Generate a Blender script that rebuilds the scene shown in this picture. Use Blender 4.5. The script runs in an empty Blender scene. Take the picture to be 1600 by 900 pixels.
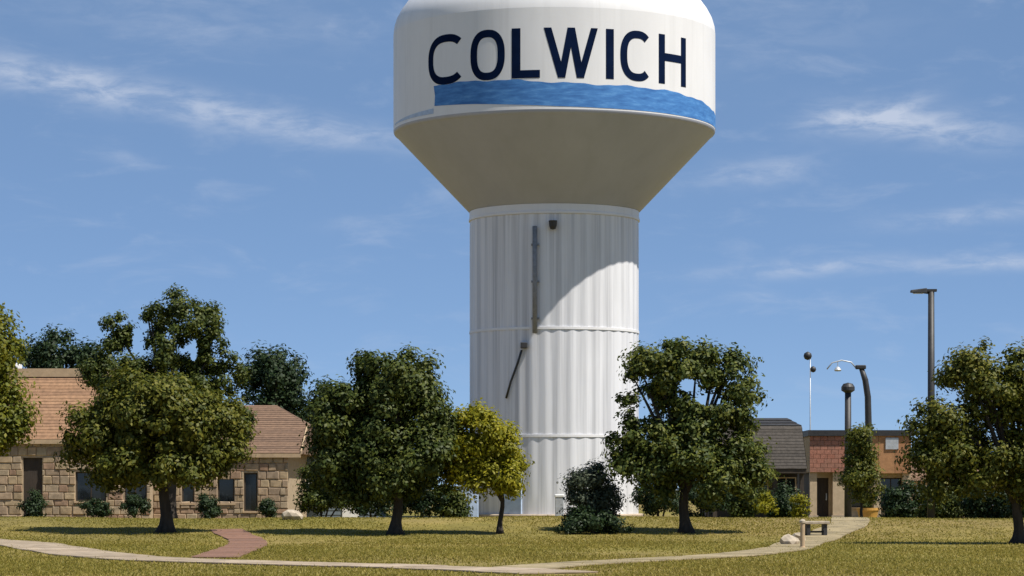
import bpy, bmesh, math, random
import numpy as np
from mathutils import Vector
R_ = math.radians
random.seed(7)
rng = np.random.default_rng(11)
scn = bpy.context.scene
col = scn.collection

# ------------------------------------------------------------------ camera
F = 4071.0      # focal length in photo pixels (1600 wide)
EYE = 1.62
HOR = 765.0     # photo row of the horizon
cam = bpy.data.cameras.new('Camera'); camo = bpy.data.objects.new('Camera', cam); col.objects.link(camo)
camo.location = (0, 0, EYE); camo.rotation_euler = (R_(90), 0, 0)
cam.sensor_width = 36; cam.lens = F/1600*36
cam.shift_y = (HOR-450)/1600
cam.clip_start = 0.5; cam.clip_end = 20000
scn.camera = camo

# ------------------------------------------------------------------ sky and sun
SUN_EL, SUN_AZ = 60.0, 118.0      # azimuth clockwise from +Y (away from camera)
w = bpy.data.worlds.new('World'); scn.world = w; w.use_nodes = True
nt = w.node_tree; nt.nodes.clear()
def N(t, **k):
    n = nt.nodes.new(t)
    for a, b in k.items(): setattr(n, a, b)
    return n
def wire(a, b): nt.links.new(a, b)
def M_(op, a, b=None, c=None, clamp=False):
    n = N('ShaderNodeMath', operation=op); n.use_clamp = clamp
    for i, v in enumerate((a, b, c)):
        if v is None: continue
        if isinstance(v, (int, float)): n.inputs[i].default_value = v
        else: wire(v, n.inputs[i])
    return n.outputs[0]
sky = N('ShaderNodeTexSky', sky_type='NISHITA'); sky.sun_disc = False
sky.sun_elevation = R_(SUN_EL); sky.sun_rotation = R_(SUN_AZ)
sky.altitude = 3000; sky.air_density = 0.5; sky.dust_density = 0.0; sky.ozone_density = 3.0
tc = N('ShaderNodeTexCoord'); sep = N('ShaderNodeSeparateXYZ'); wire(tc.outputs['Generated'], sep.inputs[0])
az = M_('ARCTAN2', sep.outputs[0], sep.outputs[1]); el = M_('ARCSINE', sep.outputs[2])
comb = N('ShaderNodeCombineXYZ'); wire(az, comb.inputs[0]); wire(el, comb.inputs[1])
def noise(scale, sx, sy, rot, detail=6, rough=.6):
    mp = N('ShaderNodeMapping'); wire(comb.outputs[0], mp.inputs[0])
    mp.inputs['Rotation'].default_value = (0, 0, rot); mp.inputs['Scale'].default_value = (sx, sy, 1)
    nz = N('ShaderNodeTexNoise'); wire(mp.outputs[0], nz.inputs[0])
    nz.inputs['Scale'].default_value = scale; nz.inputs['Detail'].default_value = detail; nz.inputs['Roughness'].default_value = rough
    nz.inputs['Distortion'].default_value = .4
    return nz.outputs[0]
n1 = noise(14, 1.6, 5.0, R_(-6)); n2 = noise(34, 1.4, 4.5, R_(8), 7, .62)
def ramp01(v, a, b):
    m = N('ShaderNodeMapRange', interpolation_type='SMOOTHSTEP'); wire(v, m.inputs[0])
    m.inputs[1].default_value = a; m.inputs[2].default_value = b
    return m.outputs[0]
veil = M_('MULTIPLY', ramp01(n1, .50, .78), .22)
tot = veil
def wisp(px, py, lx, ly, ang, amt):
    """a streak of cirrus centred on one direction of the sky: half-length, half-height (px), tilt"""
    global tot
    a0 = math.atan2(px-800, F); e0 = math.atan2(HOR-py, math.hypot(F, px-800))
    da = M_('SUBTRACT', az, a0); de = M_('SUBTRACT', el, e0)
    c, s = math.cos(R_(ang)), math.sin(R_(ang))
    u = M_('ADD', M_('MULTIPLY', da, c*F/lx), M_('MULTIPLY', de, s*F/lx))
    v = M_('ADD', M_('MULTIPLY', da, -s*F/ly), M_('MULTIPLY', de, c*F/ly))
    r2 = M_('ADD', M_('MULTIPLY', u, u), M_('MULTIPLY', v, v))
    g = M_('EXPONENT', M_('MULTIPLY', r2, -1.0))
    k = M_('MULTIPLY', M_('MULTIPLY', g, amt), M_('ADD', M_('MULTIPLY', ramp01(n2, .32, .68), .85), .15))
    tot = M_('ADD', tot, k)
for a in ((60, 120, 210, 26, -9, .55), (330, 172, 260, 24, -9, .50), (500, 205, 120, 18, -6, .25), (1300, 190, 50, 17, 8, .60),
          (1440, 195, 130, 26, -8, .80), (1400, 172, 60, 14, 22, .45), (1180, 268, 90, 20, 8, .42), (1270, 418, 150, 13, 3, .55),
          (1560, 411, 110, 11, 2, .55), (1530, 335, 130, 14, 5, .45), (190, 243, 40, 12, -10, .25), (560, 352, 50, 12, 0, .18),
          (1180, 465, 40, 9, 0, .25), (300, 30, 300, 40, -4, .16), (1200, 60, 200, 40, 5, .14)):
    wisp(*a)
tot = M_('MINIMUM', tot, .85)
tint = N('ShaderNodeMix', data_type='RGBA'); tint.inputs[0].default_value = .5   # even summer blue over the whole dome
wire(sky.outputs[0], tint.inputs[6]); tint.inputs[7].default_value = (2.05, 3.45, 5.75, 1)
mix = N('ShaderNodeMix', data_type='RGBA'); wire(tot, mix.inputs[0]); wire(tint.outputs[2], mix.inputs[6])
mix.inputs[7].default_value = (5.0, 5.6, 6.8, 1)
bg = N('ShaderNodeBackground'); bg.inputs[1].default_value = 0.081; wire(mix.outputs[2], bg.inputs[0])
wo = N('ShaderNodeOutputWorld'); wire(bg.outputs[0], wo.inputs[0])

sl = bpy.data.lights.new('sun', 'SUN'); sl.energy = 4.6; sl.angle = R_(.53); sl.color = (1, .95, .87)
slo = bpy.data.objects.new('sun', sl); col.objects.link(slo)
sd = Vector((math.sin(R_(SUN_AZ))*math.cos(R_(SUN_EL)), math.cos(R_(SUN_AZ))*math.cos(R_(SUN_EL)), math.sin(R_(SUN_EL))))
slo.rotation_euler = sd.to_track_quat('Z', 'Y').to_euler(); slo.location = (60, -20, 80)

vs = scn.view_settings
vs.view_transform = 'Standard'; vs.look = 'None'; vs.gamma = 1; vs.use_curve_mapping = False; vs.exposure = 0.5

# ------------------------------------------------------------------ helpers
def PX(px, d): return (px-800)/F*d
def PZ(py, d): return EYE+(HOR-py)/F*d
def G(x, y):
    """height of the lawn: a low bank shaped into it to thicken the tree shadows"""
    u = np.clip((np.asarray(y, float)-81)/16, 0, 1); v = np.clip((np.asarray(y, float)-97)/18, 0, 1)
    z = .56*(u*u*(3-2*u))*(1-v*v*(3-2*v))
    return z*(1+.06*np.sin(np.asarray(x, float)*.23+1)+.04*np.sin(np.asarray(x, float)*.61))
def GD(py, px=800):
    """distance at which a photo row meets the lawn"""
    lo, hi = 20.0, 96.5
    for _ in range(50):
        d = (lo+hi)/2
        if HOR+(EYE-float(G(PX(px, d), d)))*F/d > py: lo = d
        else: hi = d
    return d

def tag(o, label=None, cat=None, group=None, kind=None):
    if label: o['label'] = label
    if cat: o['category'] = cat
    if group: o['group'] = group
    if kind: o['kind'] = kind
    return o
def empty(name, loc, rz=0):
    o = bpy.data.objects.new(name, None); o.empty_display_size = .3
    o.location = loc; o.rotation_euler = (0, 0, rz); col.objects.link(o); return o
def link(name, me, mat, parent=None, loc=(0, 0, 0)):
    o = bpy.data.objects.new(name, me); col.objects.link(o); o.location = loc
    if mat and not me.materials: me.materials.append(mat)
    if parent: o.parent = parent
    return o

class MB:
    def __init__(s): s.v = []; s.f = []
    def add(s, vs_, fs_):
        b = len(s.v); s.v += [tuple(v) for v in vs_]; s.f += [tuple(i+b for i in f) for f in fs_]; return s
    def box(s, x0, x1, y0, y1, z0, z1):
        return s.add([(x0,y0,z0),(x1,y0,z0),(x1,y1,z0),(x0,y1,z0),(x0,y0,z1),(x1,y0,z1),(x1,y1,z1),(x0,y1,z1)],
              [(3,2,1,0),(4,5,6,7),(0,1,5,4),(1,2,6,5),(2,3,7,6),(3,0,4,7)])
    def tube(s, pts, rad, n=10, caps=True):
        pts = [Vector(p) for p in pts]
        if not isinstance(rad, (list, tuple)): rad = [rad]*len(pts)
        b = len(s.v); up = None
        for i, p in enumerate(pts):
            t = (pts[min(i+1, len(pts)-1)]-pts[max(i-1, 0)]).normalized()
            if up is None: up = Vector((0, 1, 0)) if abs(t.y) < .9 else Vector((1, 0, 0))
            a = t.cross(up).normalized(); c = a.cross(t).normalized(); up = c
            for k in range(n):
                q = 2*math.pi*k/n
                s.v.append(tuple(p+(a*math.cos(q)+c*math.sin(q))*rad[i]))
        for i in range(len(pts)-1):
            for k in range(n):
                k2 = (k+1) % n
                s.f.append((b+i*n+k, b+i*n+k2, b+(i+1)*n+k2, b+(i+1)*n+k))
        if caps:
            s.f.append(tuple(b+k for k in range(n))[::-1]); s.f.append(tuple(b+(len(pts)-1)*n+k for k in range(n)))
        return s
    def lathe(s, prof, n=96, fl=None):
        b = len(s.v)
        for r, z in prof:
            for k in range(n):
                q = 2*math.pi*k/n; rr = r+(fl(q, z) if fl else 0)
                s.v.append((rr*math.sin(q), -rr*math.cos(q), z))
        for i in range(len(prof)-1):
            for k in range(n):
                k2 = (k+1) % n
                s.f.append((b+i*n+k, b+i*n+k2, b+(i+1)*n+k2, b+(i+1)*n+k))
        return s
    def mesh(s, name, smooth=False):
        me = bpy.data.meshes.new(name); me.from_pydata(s.v, [], s.f); me.update()
        if smooth: me.polygons.foreach_set('use_smooth', [True]*len(me.polygons))
        return me
    def build(s, name, mat, parent=None, smooth=False, loc=(0, 0, 0), bevel=0):
        me = s.mesh(name, smooth)
        o = link(name, me, mat, parent, loc)
        if bevel:
            m = o.modifiers.new('bevel', 'BEVEL'); m.width = bevel; m.segments = 2; m.limit_method = 'ANGLE'
        return o

# ------------------------------------------------------------------ materials
def mat(name): 
    m = bpy.data.materials.new(name); m.use_nodes = True
    return m, m.node_tree, m.node_tree.nodes['Principled BSDF']
def nd(t, typ, **k):
    n = t.nodes.new(typ)
    for a, b in k.items(): setattr(n, a, b)
    return n
def cr(t, stops, src):
    n = nd(t, 'ShaderNodeValToRGB'); e = n.color_ramp.elements
    while len(e) < len(stops): e.new(.5)
    for x, (p, c) in zip(e, stops): x.position = p; x.color = (*c, 1)
    t.links.new(src, n.inputs[0]); return n.outputs[0]
def tnoise(t, scale, sc=(1, 1, 1), detail=5, rough=.6, src=None):
    if src is None: src = nd(t, 'ShaderNodeTexCoord').outputs['Object']
    mp = nd(t, 'ShaderNodeMapping'); mp.inputs['Scale'].default_value = sc; t.links.new(src, mp.inputs[0])
    n = nd(t, 'ShaderNodeTexNoise'); n.inputs['Scale'].default_value = scale; n.inputs['Detail'].default_value = detail
    n.inputs['Roughness'].default_value = rough; t.links.new(mp.outputs[0], n.inputs[0]); return n.outputs[0]
def tmix(t, fac, a, b, mode='MIX'):
    n = nd(t, 'ShaderNodeMix', data_type='RGBA', blend_type=mode)
    for i, v in ((0, fac), (6, a), (7, b)):
        if isinstance(v, (int, float)): n.inputs[i].default_value = v
        elif isinstance(v, tuple): n.inputs[i].default_value = (*v, 1)
        else: t.links.new(v, n.inputs[i])
    return n.outputs[2]
def bump(t, b, src, dist, strength=.5):
    n = nd(t, 'ShaderNodeBump'); n.inputs['Distance'].default_value = dist; n.inputs['Strength'].default_value = strength
    t.links.new(src, n.inputs['Height']); t.links.new(n.outputs[0], b.inputs['Normal'])
def simple(name, c, rough=.7, var=.25, scale=3.0, metal=0, sc=(1, 1, 1)):
    m, t, b = mat(name); n = tnoise(t, scale, sc)
    hi = tuple(min(1, x*(1+var)) for x in c); lo = tuple(x*(1-var) for x in c)
    t.links.new(cr(t, [(.3, lo), (.7, hi)], n), b.inputs['Base Color'])
    b.inputs['Roughness'].default_value = rough; b.inputs['Metallic'].default_value = metal
    bump(t, b, n, .02, .3); return m
def per_object(name, stops, rough=.8, grain=.25, scale=4.0):
    m, t, b = mat(name); oi = nd(t, 'ShaderNodeObjectInfo')
    c = cr(t, stops, oi.outputs['Random']); n = tnoise(t, scale, src=nd(t, 'ShaderNodeNewGeometry').outputs['Position'])
    k = cr(t, [(.3, (1-grain,)*3), (.7, (1+grain*.2,)*3)], n)
    t.links.new(tmix(t, 1.0, c, k, 'MULTIPLY'), b.inputs['Base Color']); b.inputs['Roughness'].default_value = rough
    bump(t, b, n, .03, .5); return m
def leafmat(name, dark, mid, lite, trans=.28):
    m, t, b = mat(name); g = nd(t, 'ShaderNodeNewGeometry')
    pn = tnoise(t, .9, detail=2, src=g.outputs['Position'])
    a = nd(t, 'ShaderNodeMath', operation='MULTIPLY_ADD'); t.links.new(g.outputs['Random Per Island'], a.inputs[0]); a.inputs[1].default_value = .55
    mu = nd(t, 'ShaderNodeMath', operation='MULTIPLY'); t.links.new(pn, mu.inputs[0]); mu.inputs[1].default_value = .55; t.links.new(mu.outputs[0], a.inputs[2])
    c = cr(t, [(.15, dark), (.5, mid), (.92, lite)], a.outputs[0])
    t.links.new(c, b.inputs['Base Color']); b.inputs['Roughness'].default_value = .55; b.inputs['Specular IOR Level'].default_value = .25
    tr = nd(t, 'ShaderNodeBsdfTranslucent'); t.links.new(c, tr.inputs[0])
    mx = nd(t, 'ShaderNodeMixShader'); mx.inputs[0].default_value = trans
    t.links.new(b.outputs[0], mx.inputs[1]); t.links.new(tr.outputs[0], mx.inputs[2])
    t.links.new(mx.outputs[0], t.nodes['Material Output'].inputs[0]); return m

def whitepaint(name, c=(.80, .80, .79), dirt=(.42, .41, .39), lo=.52, hi=.80, amt=.5, streak=(1.6, 1.6, .05)):
    m, t, b = mat(name)
    n = tnoise(t, 1.3, streak, 6, .62); n2 = tnoise(t, .35, (1, 1, .4), 4)
    k = cr(t, [(lo, (0, 0, 0)), (hi, (amt, amt, amt))], n)
    base = tmix(t, k, c, dirt)
    base = tmix(t, 1.0, base, cr(t, [(.3, (.90, .90, .90)), (.65, (1, 1, 1))], n2), 'MULTIPLY')
    t.links.new(base, b.inputs['Base Color']); b.inputs['Roughness'].default_value = .45; b.inputs['Specular IOR Level'].default_value = .3
    return m
M = {}
M['tank'] = whitepaint('white tank paint', (.80, .79, .79), amt=.22)
M['column'] = whitepaint('white column paint', (.78, .78, .80), (.32, .32, .34), .42, .74, .72, (2.6, 2.6, .04))
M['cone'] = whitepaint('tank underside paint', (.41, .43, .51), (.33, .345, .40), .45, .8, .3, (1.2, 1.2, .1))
M['navy'] = simple('navy lettering paint', (.003, .010, .038), .9, .2, 1.5); M['navy'].node_tree.nodes['Principled BSDF'].inputs['Specular IOR Level'].default_value = .05
def bluepaint():
    m, t, b = mat('blue wave paint'); n = tnoise(t, 1.1, (1, 1, 4.5), 5, .6)
    t.links.new(cr(t, [(.32, (.045, .15, .40)), (.55, (.075, .23, .54)), (.75, (.14, .34, .66))], n), b.inputs['Base Color'])
    b.inputs['Roughness'].default_value = .6; b.inputs['Specular IOR Level'].default_value = .2; return m
M['blue'] = bluepaint()
M['paleblue'] = simple('pale blue paint', (.42, .52, .68), .6, .15)
M['steel'] = simple('weathered grey steel', (.22, .225, .24), .7, .25, 5, 0)
M['dark'] = simple('dark bronze metal', (.028, .027, .028), .55, .3, 4)
M['pale'] = simple('pale galvanised metal', (.48, .50, .52), .45, .15, 5, .3)
M['bark'] = simple('dark bark', (.038, .030, .022), .95, .5, 7, 0, (1, 1, .25))
M['concrete'] = simple('sandy concrete', (.40, .32, .235), .9, .25, 2.2)
M['slab'] = per_object('concrete slab', [(0, (.39, .30, .205)), (.5, (.33, .255, .17)), (1, (.44, .345, .245))], .9, .45, 2.2)
M['worn'] = per_object('worn earthy slab', [(0, (.33, .26, .14)), (.5, (.28, .22, .115)), (1, (.38, .30, .17))], .9, .45, 2.2)
M['paver'] = per_object('red brick paver', [(0, (.20, .10, .06)), (.5, (.26, .135, .085)), (1, (.17, .09, .06))], .9, .35, 4)
M['stone'] = per_object('mixed tan stone', [(0, (.40, .29, .17)), (.25, (.47, .35, .21)), (.42, (.36, .22, .14)), (.6, (.50, .39, .25)), (.8, (.33, .24, .16)), (1, (.45, .32, .20))], .9, .4, 3.5)
M['mortar'] = simple('tan mortar', (.37, .28, .18), .95, .2, 6)
M['shingle'] = per_object('brown shingle', [(0, (.175, .105, .062)), (.5, (.215, .13, .08)), (1, (.15, .09, .056))], .9, .4, 5)
M['tanroof'] = per_object('tan roof shingle', [(0, (.30, .165, .088)), (.5, (.35, .20, .11)), (1, (.26, .145, .082))], .9, .35, 5)
M['greyshingle'] = per_object('grey brown shingle', [(0, (.085, .072, .060)), (.5, (.11, .094, .08)), (1, (.07, .06, .052))], .9, .4, 6)
M['fascia'] = simple('tan fascia board', (.46, .33, .20), .7, .15)
M['white'] = simple('white painted metal', (.78, .78, .76), .5, .1)
M['darkwood'] = simple('dark stained boards', (.045, .032, .022), .8, .3, 4, 0, (3, 1, .5))
M['redbrick'] = per_object('rose brick panel', [(0, (.36, .145, .095)), (.5, (.42, .185, .125)), (1, (.33, .16, .11))], .85, .3, 6)
M['orange'] = per_object('orange stucco', [(0, (.44, .225, .10)), (1, (.40, .19, .085))], .85, .25, 3)
M['beige'] = simple('beige stucco', (.50, .38, .25), .85, .15)
M['planter'] = simple('ochre glazed pot', (.55, .29, .06), .55, .2)
M['soil'] = simple('dark soil', (.03, .02, .014), 1, .3)
M['greyblue'] = simple('blue grey siding', (.13, .165, .19), .7, .2, 3, 0, (1, 1, 4))
def glass():
    m, t, b = mat('dark window glass'); b.inputs['Base Color'].default_value = (.012, .015, .018, 1)
    b.inputs['Roughness'].default_value = .06; b.inputs['Specular IOR Level'].default_value = .6; return m
M['glass'] = glass()
M['rock'] = simple('pale limestone', (.40, .335, .25), .9, .35, 5)
M['leaf_olive'] = leafmat('olive leaves', (.030, .048, .007), (.092, .105, .012), (.20, .18, .022), .32)
M['leaf_green'] = leafmat('green leaves', (.020, .036, .007), (.054, .076, .012), (.125, .135, .020))
M['leaf_dark'] = leafmat('dark leaves', (.008, .020, .007), (.020, .040, .012), (.042, .066, .018), .2)
M['leaf_yellow'] = leafmat('yellow green leaves', (.12, .13, .008), (.24, .235, .012), (.40, .34, .022), .42)
M['leaf_lime'] = leafmat('lime green leaves', (.045, .065, .007), (.13, .145, .012), (.28, .25, .022), .36)
M['leaf_star'] = leafmat('spiky tree leaves', (.022, .042, .010), (.072, .098, .018), (.19, .19, .028), .32)
M['leaf_grey'] = leafmat('grey green leaves', (.026, .036, .018), (.062, .078, .044), (.12, .135, .080), .2)

def lawnmat():
    m, t, b = mat('dry lawn'); g = nd(t, 'ShaderNodeNewGeometry').outputs['Position']
    a = tnoise(t, .09, (1, .55, 1), 5, .6, g); c = tnoise(t, 1.1, (1, .6, 1), 5, .65, g); e = tnoise(t, .03, (1, 1, 1), 3, .5, g)
    c1 = cr(t, [(.30, (.125, .125, .024)), (.46, (.185, .165, .036)), (.58, (.235, .19, .055)), (.72, (.31, .24, .10))], a)
    c2 = tmix(t, cr(t, [(.40, (0, 0, 0)), (.66, (.8, .8, .8))], e), c1, (.23, .165, .075))
    c3 = tmix(t, 1.0, c2, cr(t, [(.3, (.62, .62, .60)), (.7, (1.15, 1.12, 1.1))], c), 'MULTIPLY')
    t.links.new(c3, b.inputs['Base Color']); b.inputs['Roughness'].default_value = 1; b.inputs['Specular IOR Level'].default_value = .1
    bump(t, b, c, .05, .6); return m
M['lawn'] = lawnmat()
M['grass'] = leafmat('grass blades', (.16, .155, .022), (.265, .225, .040), (.40, .31, .080), .4)
for _n in M['grass'].node_tree.nodes:
    if _n.type == 'TEX_NOISE': _n.inputs['Scale'].default_value = .13; _n.inputs['Detail'].default_value = 6
    if _n.type == 'MAPPING': _n.inputs['Scale'].default_value = (.6, 1.6, 1)

# ------------------------------------------------------------------ ground
def ground():
    mb = MB(); xs = [-4000, -400]+list(range(-60, 61, 2))+[400, 4000]; ys = [-500, -20, 40, 60, 76]+list(range(79, 119))+[140, 160, 600, 9000]
    v = [(x, y, float(G(x, y)) if abs(x) < 399 else 0) for y in ys for x in xs]; n = len(xs)
    f = [(j*n+i, j*n+i+1, (j+1)*n+i+1, (j+1)*n+i) for j in range(len(ys)-1) for i in range(n-1)]
    tag(mb.add(v, f).build('ground', M['lawn'], None, True), kind='structure')
ground()

PATHS = []
def resample(pts, step):
    """smooth (Catmull-Rom) then equal steps"""
    P = [Vector((*p, 0)) for p in pts]; out = []
    for i in range(len(P)-1):
        p0, p1, p2, p3 = P[max(i-1, 0)], P[i], P[i+1], P[min(i+2, len(P)-1)]
        for k in range(24):
            u = k/24
            out.append(.5*((2*p1)+(p2-p0)*u+(2*p0-5*p1+4*p2-p3)*u*u+(3*p1-p0-3*p2+p3)*u**3))
    out.append(P[-1]); res = [out[0]]; acc = 0
    for a, b in zip(out, out[1:]):
        acc += (b-a).length
        if acc >= step: res.append(b); acc = 0
    return res
def walkway(name, px_pts, width, step, m, more=()):
    pts = [(PX(x, GD(y, x)), GD(y, x)) for x, y in px_pts]+list(more)
    c = resample(pts, step); root = empty(name, (c[0].x, c[0].y, 0)); tag(root, kind='structure')
    bed = MB(); v = []; f = []
    L = []; 
    for i, p in enumerate(c):
        t = (c[min(i+1, len(c)-1)]-c[max(i-1, 0)]).normalized(); n = Vector((-t.y, t.x, 0)); 
        wd = width*(1+.05*math.sin(i*1.7)); q = [p+n*wd/2, p-n*wd/2]
        for e in q: e.z = float(G(e.x, e.y))
        L.append(tuple(q))
        PATHS.append((p.x, p.y, width/2+.05))
    for a, b in L: v += [tuple(a-root.location+Vector((0, 0, .014))), tuple(b-root.location+Vector((0, 0, .014)))]
    f = [(2*i, 2*i+1, 2*i+3, 2*i+2) for i in range(len(L)-1)]
    bed.add(v, f).build('path_bed', M['concrete'], root)
    for i in range(len(L)-1):
        q = [L[i][0], L[i][1], L[i+1][1], L[i+1][0]]; ce = sum(q, Vector())/4
        h = .035+random.uniform(-.006, .006)
        q = [ce+(x-ce)*.985 for x in q]
        mb = MB(); b = [tuple(x-root.location+Vector((0, 0, .010))) for x in q]; tp = [tuple(x-root.location+Vector((0, 0, h))) for x in q]
        mb.add(b+tp, [(4, 7, 6, 5), (0, 4, 5, 1), (1, 5, 6, 2), (2, 6, 7, 3), (3, 7, 4, 0)])
        mb.build('paver' if m is M['paver'] else 'slab', m, root)
    return root
walkway('lawn_path', [(-60, 843), (25, 849), (75, 857), (150, 868), (225, 874), (310, 878), (450, 882), (600, 886), (750, 891), (880, 897)], 1.9, 1.5, M['slab'])
walkway('brick_path', [(335, 872), (368, 860), (386, 852), (384, 844), (366, 836), (350, 826)], 1.15, .7, M['paver'])
walkway('entrance_path', [(790, 892), (862, 885), (950, 879.5), (1050, 874), (1150, 868), (1228, 858), (1256, 848), (1300, 831), (1328, 817)], 1.35, 1.5, M['worn'], [(13.9, 108), (17.4, 132), (17.9, 149.5)])

# ------------------------------------------------------------------ water tower
TD = 146.0; TX = PX(866, TD); RT = 9.0; RC = 4.72
def tower():
    t = empty('water_tower', (TX, TD, 0))
    tag(t, 'tall white water tower lettered in navy with a blue wave under the name', 'water tower')
    nf = 40
    def flute(q, z):
        k = min(1, max(0, (z-.9)/.5))*min(1, max(0, (16.6-z)/.35))
        s = math.sin(q*nf); return .016*k*(s*abs(s)**.2 if s else 0)
    zz = [.25, .9, 1.4]+[1.4+(16.25-1.4)*i/12 for i in range(1, 13)]+[16.6]
    MB().lathe([(RC, z) for z in zz], 480, flute).build('column', M['column'], t, True)
    MB().lathe([(RC+.32, 0), (RC+.32, .22), (RC+.26, .28), (RC-.1, .28)], 96).build('base_plinth', M['concrete'], t, False)
    MB().lathe([(RC-.02, 16.6), (RC+.07, 16.62), (RC+.07, 16.74), (RC+.03, 16.76), (RC+.03, 17.14)], 128).build('column_collar', M['tank'], t, False)
    for z in (10.4, 4.55):
        MB().lathe([(RC-.05, z-.07), (RC+.04, z-.07), (RC+.04, z+.07), (RC-.05, z+.07)], 128).build('seam_ring', M['tank'], t, False)
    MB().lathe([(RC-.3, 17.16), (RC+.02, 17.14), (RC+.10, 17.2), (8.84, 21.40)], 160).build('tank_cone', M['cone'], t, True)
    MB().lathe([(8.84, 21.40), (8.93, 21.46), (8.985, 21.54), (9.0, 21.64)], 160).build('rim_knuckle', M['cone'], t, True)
    MB().lathe([(9, 21.64), (9, 23.0), (9, 25), (9, 27.0)], 160).build('tank_wall', M['tank'], t, True)
    roof = [(9, 27.0), (8.96, 27.4), (8.82, 27.85), (8.58, 28.3), (8.25, 28.75), (7.8, 29.2), (7.2, 29.65), (6.2, 30.2), (4.8, 30.75), (3.2, 31.15), (1.6, 31.4), (.02, 31.5)]
    ro = MB().lathe(roof, 128).build('tank_roof', M['tank'], t, True)
    MB().lathe([(.6, 31.3), (.6, 32.1), (.9, 32.15), (.9, 32.35), (.02, 32.7)], 24).build('roof_vent', M['steel'], ro)
    hr = MB()
    for k in range(12):
        q = 2*math.pi*k/12; hr.tube([(2.6*math.sin(q), -2.6*math.cos(q), 31.15), (2.6*math.sin(q), -2.6*math.cos(q), 32.3)], .03, 6)
    for z in (31.75, 32.3): hr.tube([(2.6*math.sin(2*math.pi*k/36), -2.6*math.cos(2*math.pi*k/36), z) for k in range(37)], .03, 6, False)
    hr.build('roof_railing', M['steel'], ro)
    # paint and a thin blue band laid on the tank wall
    def on(s, z, o=.012): a = s/RT; return ((RT+o)*math.sin(a), -(RT+o)*math.cos(a), z)
    def sx(px): return RT*math.asin(max(-1, min(1, (px-863)/251.0)))
    # wave stripe: (px, z bottom, z top)
    wv = [(680, 22.20, 23.30), (740, 22.06, 23.28), (800, 21.90, 23.20), (865, 21.78, 23.02), (930, 21.73, 22.96), (985, 21.72, 22.96), (1030, 21.71, 22.94), (1070, 21.70, 22.82), (1100, 21.70, 22.6)]
    S = [sx(p[0]) for p in wv]+[13.0, 15.0, 17.0, 19]; B = [p[1] for p in wv]+[21.7]*4; T_ = [p[2] for p in wv]+[22.4, 22.6, 22.75, 22.2]
    mb = MB(); n = 120; v = []
    for i in range(n+1):
        s = S[0]+(S[-1]-S[0])*i/n
        b_ = np.interp(s, S, B); t_ = np.interp(s, S, T_)+.035*math.sin(s*2.1)+.02*math.sin(s*5.3)
        v += [on(s+(.06 if i == 0 else 0), b_), on(s+(.10 if i == 0 else 0), (b_+t_)/2), on(s, t_)]
    mb.add(v, [f for i in range(n) for f in ((3*i, 3*i+3, 3*i+4, 3*i+1), (3*i+1, 3*i+4, 3*i+5, 3*i+2))]).build('wave_stripe', M['blue'], t, True)
    mb = MB(); v = []; s0 = -RT*R_(80); s1 = sx(680)-.02
    for i in range(41):
        s = s0+(s1-s0)*i/40; v += [on(s, 21.80), on(s, 21.86+.22*i/40)]
    mb.add(v, [(2*i, 2*i+2, 2*i+3, 2*i+1) for i in range(40)]).build('thin_blue_band', M['paleblue'], t, True)  # narrow pale blue band, widening towards the wave stripe
    # letters, each its own part
    Z0, Z1 = 23.28, 25.92; SW = .44
    def stroke(mb, a, b, o, w=SW, horiz=False, k=6):
        v = []
        for i in range(k+1):
            s = a[0]+(b[0]-a[0])*i/k; z = a[1]+(b[1]-a[1])*i/k
            if horiz: v += [on(s, z-w/2, o), on(s, z+w/2, o)]
            else: v += [on(s-w/2, z, o), on(s, z, o), on(s+w/2, z, o)]
        if horiz: mb.add(v, [(2*i, 2*i+2, 2*i+3, 2*i+1) for i in range(k)])
        else: mb.add(v, [f for i in range(k) for f in ((3*i, 3*i+1, 3*i+4, 3*i+3), (3*i+1, 3*i+2, 3*i+5, 3*i+4))])
    def arc(mb, s0, s1, a0, a1, z0=Z0, z1=Z1, w=SW):
        cx, cz, rx, rz = (s0+s1)/2, (z0+z1)/2, (s1-s0)/2-w*.42, (z1-z0)/2-w*.42; v = []; k = 48
        for i in range(k+1):
            q = R_(a0+(a1-a0)*i/k); c, sn = math.cos(q), math.sin(q)
            # squarish oval
            e = .80; ex = math.copysign(abs(c)**e, c); ez = math.copysign(abs(sn)**e, sn)
            nx, nz = c, sn; h = w*.46
            v += [on(cx+rx*ex-nx*h, cz+rz*ez-nz*h), on(cx+rx*ex+nx*h, cz+rz*ez+nz*h)]
        mb.add(v, [(2*i, 2*i+1, 2*i+3, 2*i+2) for i in range(k)])
    def done(mb, ch): 
        o = mb.build('letter', M['navy'], t); o['label'] = 'navy capital letter '+ch+' painted on the tank'
    m1 = MB(); arc(m1, sx(672), sx(730), 46, 314); done(m1, 'C')
    m1 = MB(); arc(m1, sx(736), sx(786), 0, 360); done(m1, 'O')
    m1 = MB(); a = sx(797)+SW/2; stroke(m1, (a, Z0), (a, Z1), .012, SW*1.08); stroke(m1, (a+SW*.54, Z0+.21), (sx(838), Z0+.21), .012, .42, True); done(m1, 'L')
    m1 = MB(); a, b = sx(843), sx(924); W_ = b-a-SW
    P = [(a+SW/2, Z1), (a+SW/2+W_*.30, Z0), (a+SW/2+W_*.5, Z1), (a+SW/2+W_*.70, Z0), (b-SW/2, Z1)]
    for i in range(4): stroke(m1, P[i], P[i+1], .012+.005*(i % 2), SW*(.92 if i % 2 == 0 else .84))
    done(m1, 'W')
    m1 = MB(); a = (sx(934)+sx(948))/2; stroke(m1, (a, Z0), (a, Z1), .012); done(m1, 'I')
    m1 = MB(); arc(m1, sx(957), sx(1006), 48, 312); done(m1, 'C')
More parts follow.
